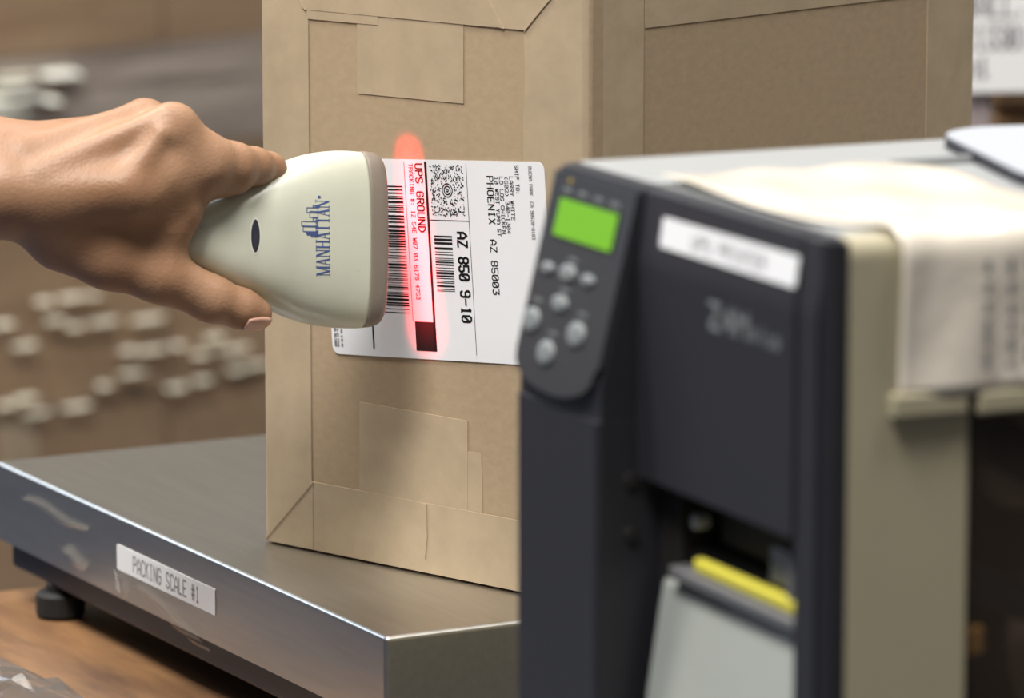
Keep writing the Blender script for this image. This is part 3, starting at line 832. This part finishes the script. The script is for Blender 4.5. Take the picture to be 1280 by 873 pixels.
prism('display_frame', rrect(24.8, 80.8, 55.6, 73.2, 1, 2), 1.0, 1.5, lambda a, b, t: onpan(a, b, t), m_dark, panel)
prism('display', rrect(26.2, 79.6, 56.8, 72.0, .6, 2), 1.4, 1.8, lambda a, b, t: onpan(a, b, t), m_lcd, panel)
for (cx, cy) in ((30, 75.6), (44.4, 75.6), (59, 75.4), (74, 75.4)):
    prism('indicator_mark', rrect(cx-4, cx+4, cy-.6, cy+.6, .5, 2), 1.1, 1.4, lambda a, b, t: onpan(a, b, t), m_key, panel)
prism('indicator_light', rrect(29.3, 32.7, 78.4, 80.4, .8, 3), 1.1, 1.5, lambda a, b, t: onpan(a, b, t), mat('amber_light', (.30, .22, .05, 1), .3), panel)
for (cx, cy) in ((48.4, 49.4), (47.5, 37.0), (25.2, 29.6), (67.3, 29.9), (45.1, 18.8)):
    prism('key_caption', rrect(cx-4, cx+4, cy-.5, cy+.5, .3, 2), 1.1, 1.35, lambda a, b, t: onpan(a, b, t), m_key, panel)
# sticker and maker's lettering on the cover
SLY = lambda z: -3.7+(z-319)*(3.3/24.4)
stk = prism('name_sticker', rrect(112, 223.5, 324.0, 335.5, 1.2, 3), .1, .6, lambda a, b, t: (a, SLY(b)-t, b), m_white, prn)
V2, Fc = stroke_text('UPS PRINTER', 5.0, 5.6, .8)
printed('sticker_lettering', V2, Fc, lambda x, y: (139+x, SLY(327+y)-.75, 327+y), m_greyink, stk)
V2, Fc = stroke_text('Z4M', 9.2, 11.4, 2.2, 8.8)
printed('maker_lettering', V2, Fc, lambda x, y: (156+x, -4.15, 299.5+y), m_key, cover)
V2, Fc = stroke_text('plus', 6.2, 6.0, 1.1)
printed('maker_lettering', V2, Fc, lambda x, y: (191+x, -4.15, 299.5+y), m_key, cover)
# print slot
box('print_head', 128, 218, 16, 40, 208, 228, m_dark, prn, r=1)
box('slot_bracket', 184, 201, 8, 14, 205, 219, m_metalgrey, prn, r=1)
box('slot_bracket', 207, 211, 3, 12, 203, 218, m_metalgrey, prn, r=1)
box('yellow_strip', 130, 218, 3, 8, 198.6, 203.4, m_yellow, prn, r=.8)
box('tear_bar', 114, 218, 0, 10, 192.8, 197.8, m_metalgrey, prn, r=1)
cylinder('platen_roller', (112, 18, 199), (1, 0, 0), 7, 106, m_rubber, prn, n=18)
cylinder('slot_screw', (128, 4, 217.5), (0, 1, 0), 3, 6, m_topgrey, prn, n=14)
for zz in (228, 206): cylinder('column_screw', (92, -6, zz), (1, 0, 0), 3, 1.2, m_dark, prn, n=12)
box('slot_cheek', 94, 112, 6, 40, 186, 228, m_dark, prn, r=1)
# blank label stock coming out of the slot
pts = []
prof = [(16, 190.6), (8, 190.6), (5.5, 189.8), (4.2, 187.5), (3, 181), (1, 168), (-2, 148), (-6, 120), (-11, 85), (-15, 60)]
v, f = [], []
for i, (y, z) in enumerate(prof):
    v += [(101.5, y, z), (217.2, y, z), (101.5, y+.4, z-.2), (217.2, y+.4, z-.2)]
    if i:
        a = 4*(i-1); b = 4*i
        f += [(a, a+1, b+1, b), (a+3, a+2, b+2, b+3), (a+2, a, b, b+2), (a+1, a+3, b+3, b+1)]
strip = from_py('label_strip', v, f, m_strip, None, False, .001)
strip.location = PO; strip.rotation_euler = (0, 0, P_RZ)
tag(strip, 'blank pale label stock hanging out of the printer slot', 'label strip')

# laminated sheet draped over the printer lid and down its side
def sheet():
    N, Mm = 60, 26; v, f = [], []
    top_len = 152.; bend = 9.5*PI/2; drop = 52.
    total = top_len+bend+drop
    for i in range(N+1):
        s = total*i/N
        if s < top_len: x, z, n_ = 84+s+1.5, 346.2, (0, 1)
        elif s < top_len+bend:
            a = (s-top_len)/9.5; x, z, n_ = 237.5+9.5*math.sin(a), 337+9.5*math.cos(a), (math.sin(a), math.cos(a))
        else: x, z, n_ = 247.0, 337-(s-top_len-bend), (1, 0)
        for j in range(Mm+1):
            yf = 9+18*min(1, max(0, (s-118)/40)); y = yf+(117-yf)*j/Mm      # the front corner is cut off at the fold
            w = .9+1.3*math.sin(y*.06+1)*math.sin(s*.045)+.7*math.sin(y*.15+s*.06)
            w = max(.15, w)
            v.append((x+n_[0]*w, y, z+n_[1]*w))
    for i in range(N):
        for j in range(Mm): q = i*(Mm+1)+j; f.append((q, q+1, q+Mm+2, q+Mm+1))
    o = from_py('laminated_sheet', v, f, m_sleeve, None, True, .001)
    o.location = PO; o.rotation_euler = (0, 0, P_RZ)
    md = o.modifiers.new('thickness', 'SOLIDIFY'); md.thickness = .0005
    tag(o, 'glossy laminated instruction sheet draped over the printer lid and side', 'sheet')
    V2, Fc = [], []
    r_ = random.Random(8)
    for y in (62.5, 72.5, 80.5, 89, 97, 105):
        z = 334.
        while z > 294:
            L = r_.uniform(4, 10); i = len(V2); V2 += [(y-1.3, z), (y+1.3, z), (y+1.3, max(293, z-L)), (y-1.3, max(293, z-L))]; Fc.append((i, i+1, i+2, i+3)); z -= L+r_.uniform(1.5, 3)
    printed('sheet_lettering', V2, Fc, lambda a, b: (249.9, a, b), m_greyink, o)
    return o
sheet()

# pale pad lying on the lid
pad = empty('mouse_pad', PO + Vector((0, 0, .3453)), P_RZ, 'pale grey rounded pad with a black foam edge lying on the printer lid', 'mouse pad')
PA = math.radians(-15)
def onpad(a, b, t): return (14+a*math.cos(PA)-b*math.sin(PA), 170+a*math.sin(PA)+b*math.cos(PA), t)
prism('foam_base', rrect(0, 172, 0, 190, 34, 10), 0.0, 4.4, onpad, m_padedge, pad)
prism('cloth_top', rrect(.5, 171.5, .5, 189.5, 33.6, 10), 4.4, 5.0, onpad, m_pad, pad)

# ================================================================== PALLET LOAD BEHIND
PA_RZ = math.radians(46); PP = Vector((-.39, 4.78, 0))
# local x runs along the face, y away from the viewer; face at y = 0
pal = empty('wooden_pallet', PP, PA_RZ, 'wooden pallet on the floor under the film-wrapped cartons', 'pallet')
for i in range(7): box('deck_board', -800+0*i, 480, 5+i*82, 75+i*82, 120, 142, m_palletwood, pal, r=2)
for xx in (-790, -200, 380): box('stringer', xx, xx+90, 5, 570, 22, 120, m_palletwood, pal, r=2)
for yy in (5, 250, 500): box('bottom_board', -800, 480, yy, yy+70, 0, 22, m_palletwood, pal, r=2)
def carton_thing(name, loc, rz, w, d, h, lab, cat='carton', group=None, m=m_card2):
    c = empty(name, loc, rz, lab, cat, group)
    bm = bmesh.new(); bm_box(bm, 0, w/1000, 0, d/1000, 0, h/1000)
    bmesh.ops.bevel(bm, geom=bm.edges[:], offset=.006, segments=2, affect='EDGES')
    bmesh.ops.recalc_face_normals(bm, faces=bm.faces[:])
    me = bpy.data.meshes.new('carton_body'); bm.to_mesh(me); bm.free(); link('carton_body', me, m, c)
    box('packing_tape', w/2-25, w/2+25, -.5, d, h-.2, h+.6, m_tape, c)
    box('packing_tape', w/2-25, w/2+25, -.9, -.1, h-90, h, m_tape, c)
    return c
rows = ('bottom', 'middle', 'top'); cols_ = ('left', 'centre', 'right')
for rI in range(3):
    for cI in range(3):
        off = Vector((-.79+.423*cI, .012, 0)); off.rotate(Matrix.Rotation(PA_RZ, 3, 'Z'))
        carton_thing('pallet_carton', PP+off+Vector((0, 0, .142+.366*rI)), PA_RZ, 420, 560, 363,
                     'brown carton in the %s layer of the film-wrapped pallet, %s column' % (rows[rI], cols_[cI]), 'carton', 'cartons on the wrapped pallet')
wrap = empty('stretch_wrap', PP, PA_RZ, 'clear wrinkled stretch film wound around the pallet of cartons', 'stretch wrap')
def wrap_shell(name, z0, z1, off, m, nz, amp, seed):
    r_ = np.random.default_rng(seed); v, f = [], []
    x0, x1, y0, y1 = -792-off, 482+off, 12-off, 574+off
    per = [(x0+(x1-x0)*i/60, y0) for i in range(60)]+[(x1, y0+(y1-y0)*i/8) for i in range(8)]+[(x1-(x1-x0)*i/12, y1) for i in range(12)]+[(x0, y1-(y1-y0)*i/8) for i in range(8)]
    n = len(per); ph = r_.uniform(0, 6.28, 5)
    for k in range(nz+1):
        z = z0+(z1-z0)*k/nz
        for i, (x, y) in enumerate(per):
            w = amp*(math.sin(z*.11+ph[0]+x*.004)+.6*math.sin(z*.31+ph[1]+x*.009)+.4*math.sin(x*.02+ph[2]))
            v.append((x, y-abs(w), z) if y < y0+1 else (x, y, z))
    for k in range(nz):
        for i in range(n): f.append((k*n+i, k*n+(i+1) % n, (k+1)*n+(i+1) % n, (k+1)*n+i))
    return from_py(name, v, f, m, wrap, True, .001)
wrap_shell('film_layer', 150, 1236, 6, m_film, 90, 1.6, 1)
wrap_shell('film_band', 772, 880, 11, m_filmband, 14, 1.2, 2)
# film glints painted as pale raised strips: (photo x, photo y, length px, height px, bright)
glint_strips = [(55, 377, 22, 15, 0), (88, 372, 34, 13, 0), (112, 370, 30, 8, 0), (68, 400, 26, 17, 0), (93, 408, 22, 15, 0), (128, 402, 40, 14, 0), (185, 399, 46, 13, 0), (30, 432, 34, 13, 0),
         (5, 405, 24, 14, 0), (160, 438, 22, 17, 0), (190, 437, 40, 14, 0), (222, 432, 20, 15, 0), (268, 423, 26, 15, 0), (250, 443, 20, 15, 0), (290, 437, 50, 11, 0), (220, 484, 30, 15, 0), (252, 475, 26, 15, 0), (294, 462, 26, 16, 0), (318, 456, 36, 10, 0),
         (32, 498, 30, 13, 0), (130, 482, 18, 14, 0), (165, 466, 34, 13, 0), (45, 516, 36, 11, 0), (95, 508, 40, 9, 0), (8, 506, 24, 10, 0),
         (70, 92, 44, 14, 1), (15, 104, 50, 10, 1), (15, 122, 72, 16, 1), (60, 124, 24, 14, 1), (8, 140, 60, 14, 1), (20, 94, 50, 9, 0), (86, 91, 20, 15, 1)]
fn = Vector((math.sin(PA_RZ), -math.cos(PA_RZ), 0)); fx = Vector((math.cos(PA_RZ), math.sin(PA_RZ), 0))
fp0 = PP+fn*.006
for (px, py, lp_, hp_, br) in glint_strips:
    d = AX_F+AX_R*((px-640)/FPX)-AX_U*((py-436.5)/FPX)
    t = (fp0-Vector((0, 0, CAM_Z))).dot(fn)/d.dot(fn); w_ = Vector((0, 0, CAM_Z))+d*t
    x = (w_-PP).dot(fx)*1000; z = w_.z*1000
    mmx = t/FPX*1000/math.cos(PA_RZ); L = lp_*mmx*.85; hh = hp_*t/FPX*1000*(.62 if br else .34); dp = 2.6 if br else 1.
    v, f = [], []
    n = 8
    for i in range(n+1):
        s = i/n; e = .35+.65*math.sin(PI*s)**.5
        xx = x+L*(s-.5)
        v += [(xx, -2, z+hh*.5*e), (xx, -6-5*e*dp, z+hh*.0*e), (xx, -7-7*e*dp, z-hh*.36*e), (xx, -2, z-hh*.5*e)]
        if i:
            for k in range(3): a = 4*(i-1)+k; b = 4*i+k; f.append((a, a+1, b+1, b))
    from_py('film_glint', v, f, m_brightglint if br else m_filmglint, wrap, True, .001)

# ================================================================== FAR RIGHT: cartons with a paper sign
SGZ = [0, .47, .94]
for i, zz in enumerate((0, .478, .956)):
    carton_thing('stock_carton', Vector((.374, 3.61, zz)), math.radians(6), 520, 420, 476,
                 'plain brown carton in the stack behind the printer, %s one' % ('lowest', 'middle', 'topmost')[i], 'carton', 'stacked cartons behind the printer')
post = box('rack_upright', .346, .366, 3.515, 3.555, 0, 2.2, m_post, None, r=.003, mm=False)
tag(post, 'grey steel rack upright between the parcel and the stacked cartons', 'rack upright')
sign = empty('paper_sign', (.325, 3.50, .984), math.radians(6), 'white paper sign with dark capitals taped to the cartons at upper right', 'sign')
prism('sheet', [(0, 0), (190, 0), (190, 260), (0, 260)], 0, .6, lambda a, b, t: (a, -t, b), m_paper, sign)
for s, x, z, cap, adv, sw in (('BALL.7', 17, 58, 19, 10.4, 2.4), ('(1330)', 18, 33, 17, 8.6, 2.2), ('nt', 21, 11, 16, 8.2, 2.4)):
    V2, Fc = stroke_text(s, cap, adv, sw)
    printed('sign_lettering', V2, Fc, lambda a, b: (x+a, -.9, z+b), m_greyink, sign)
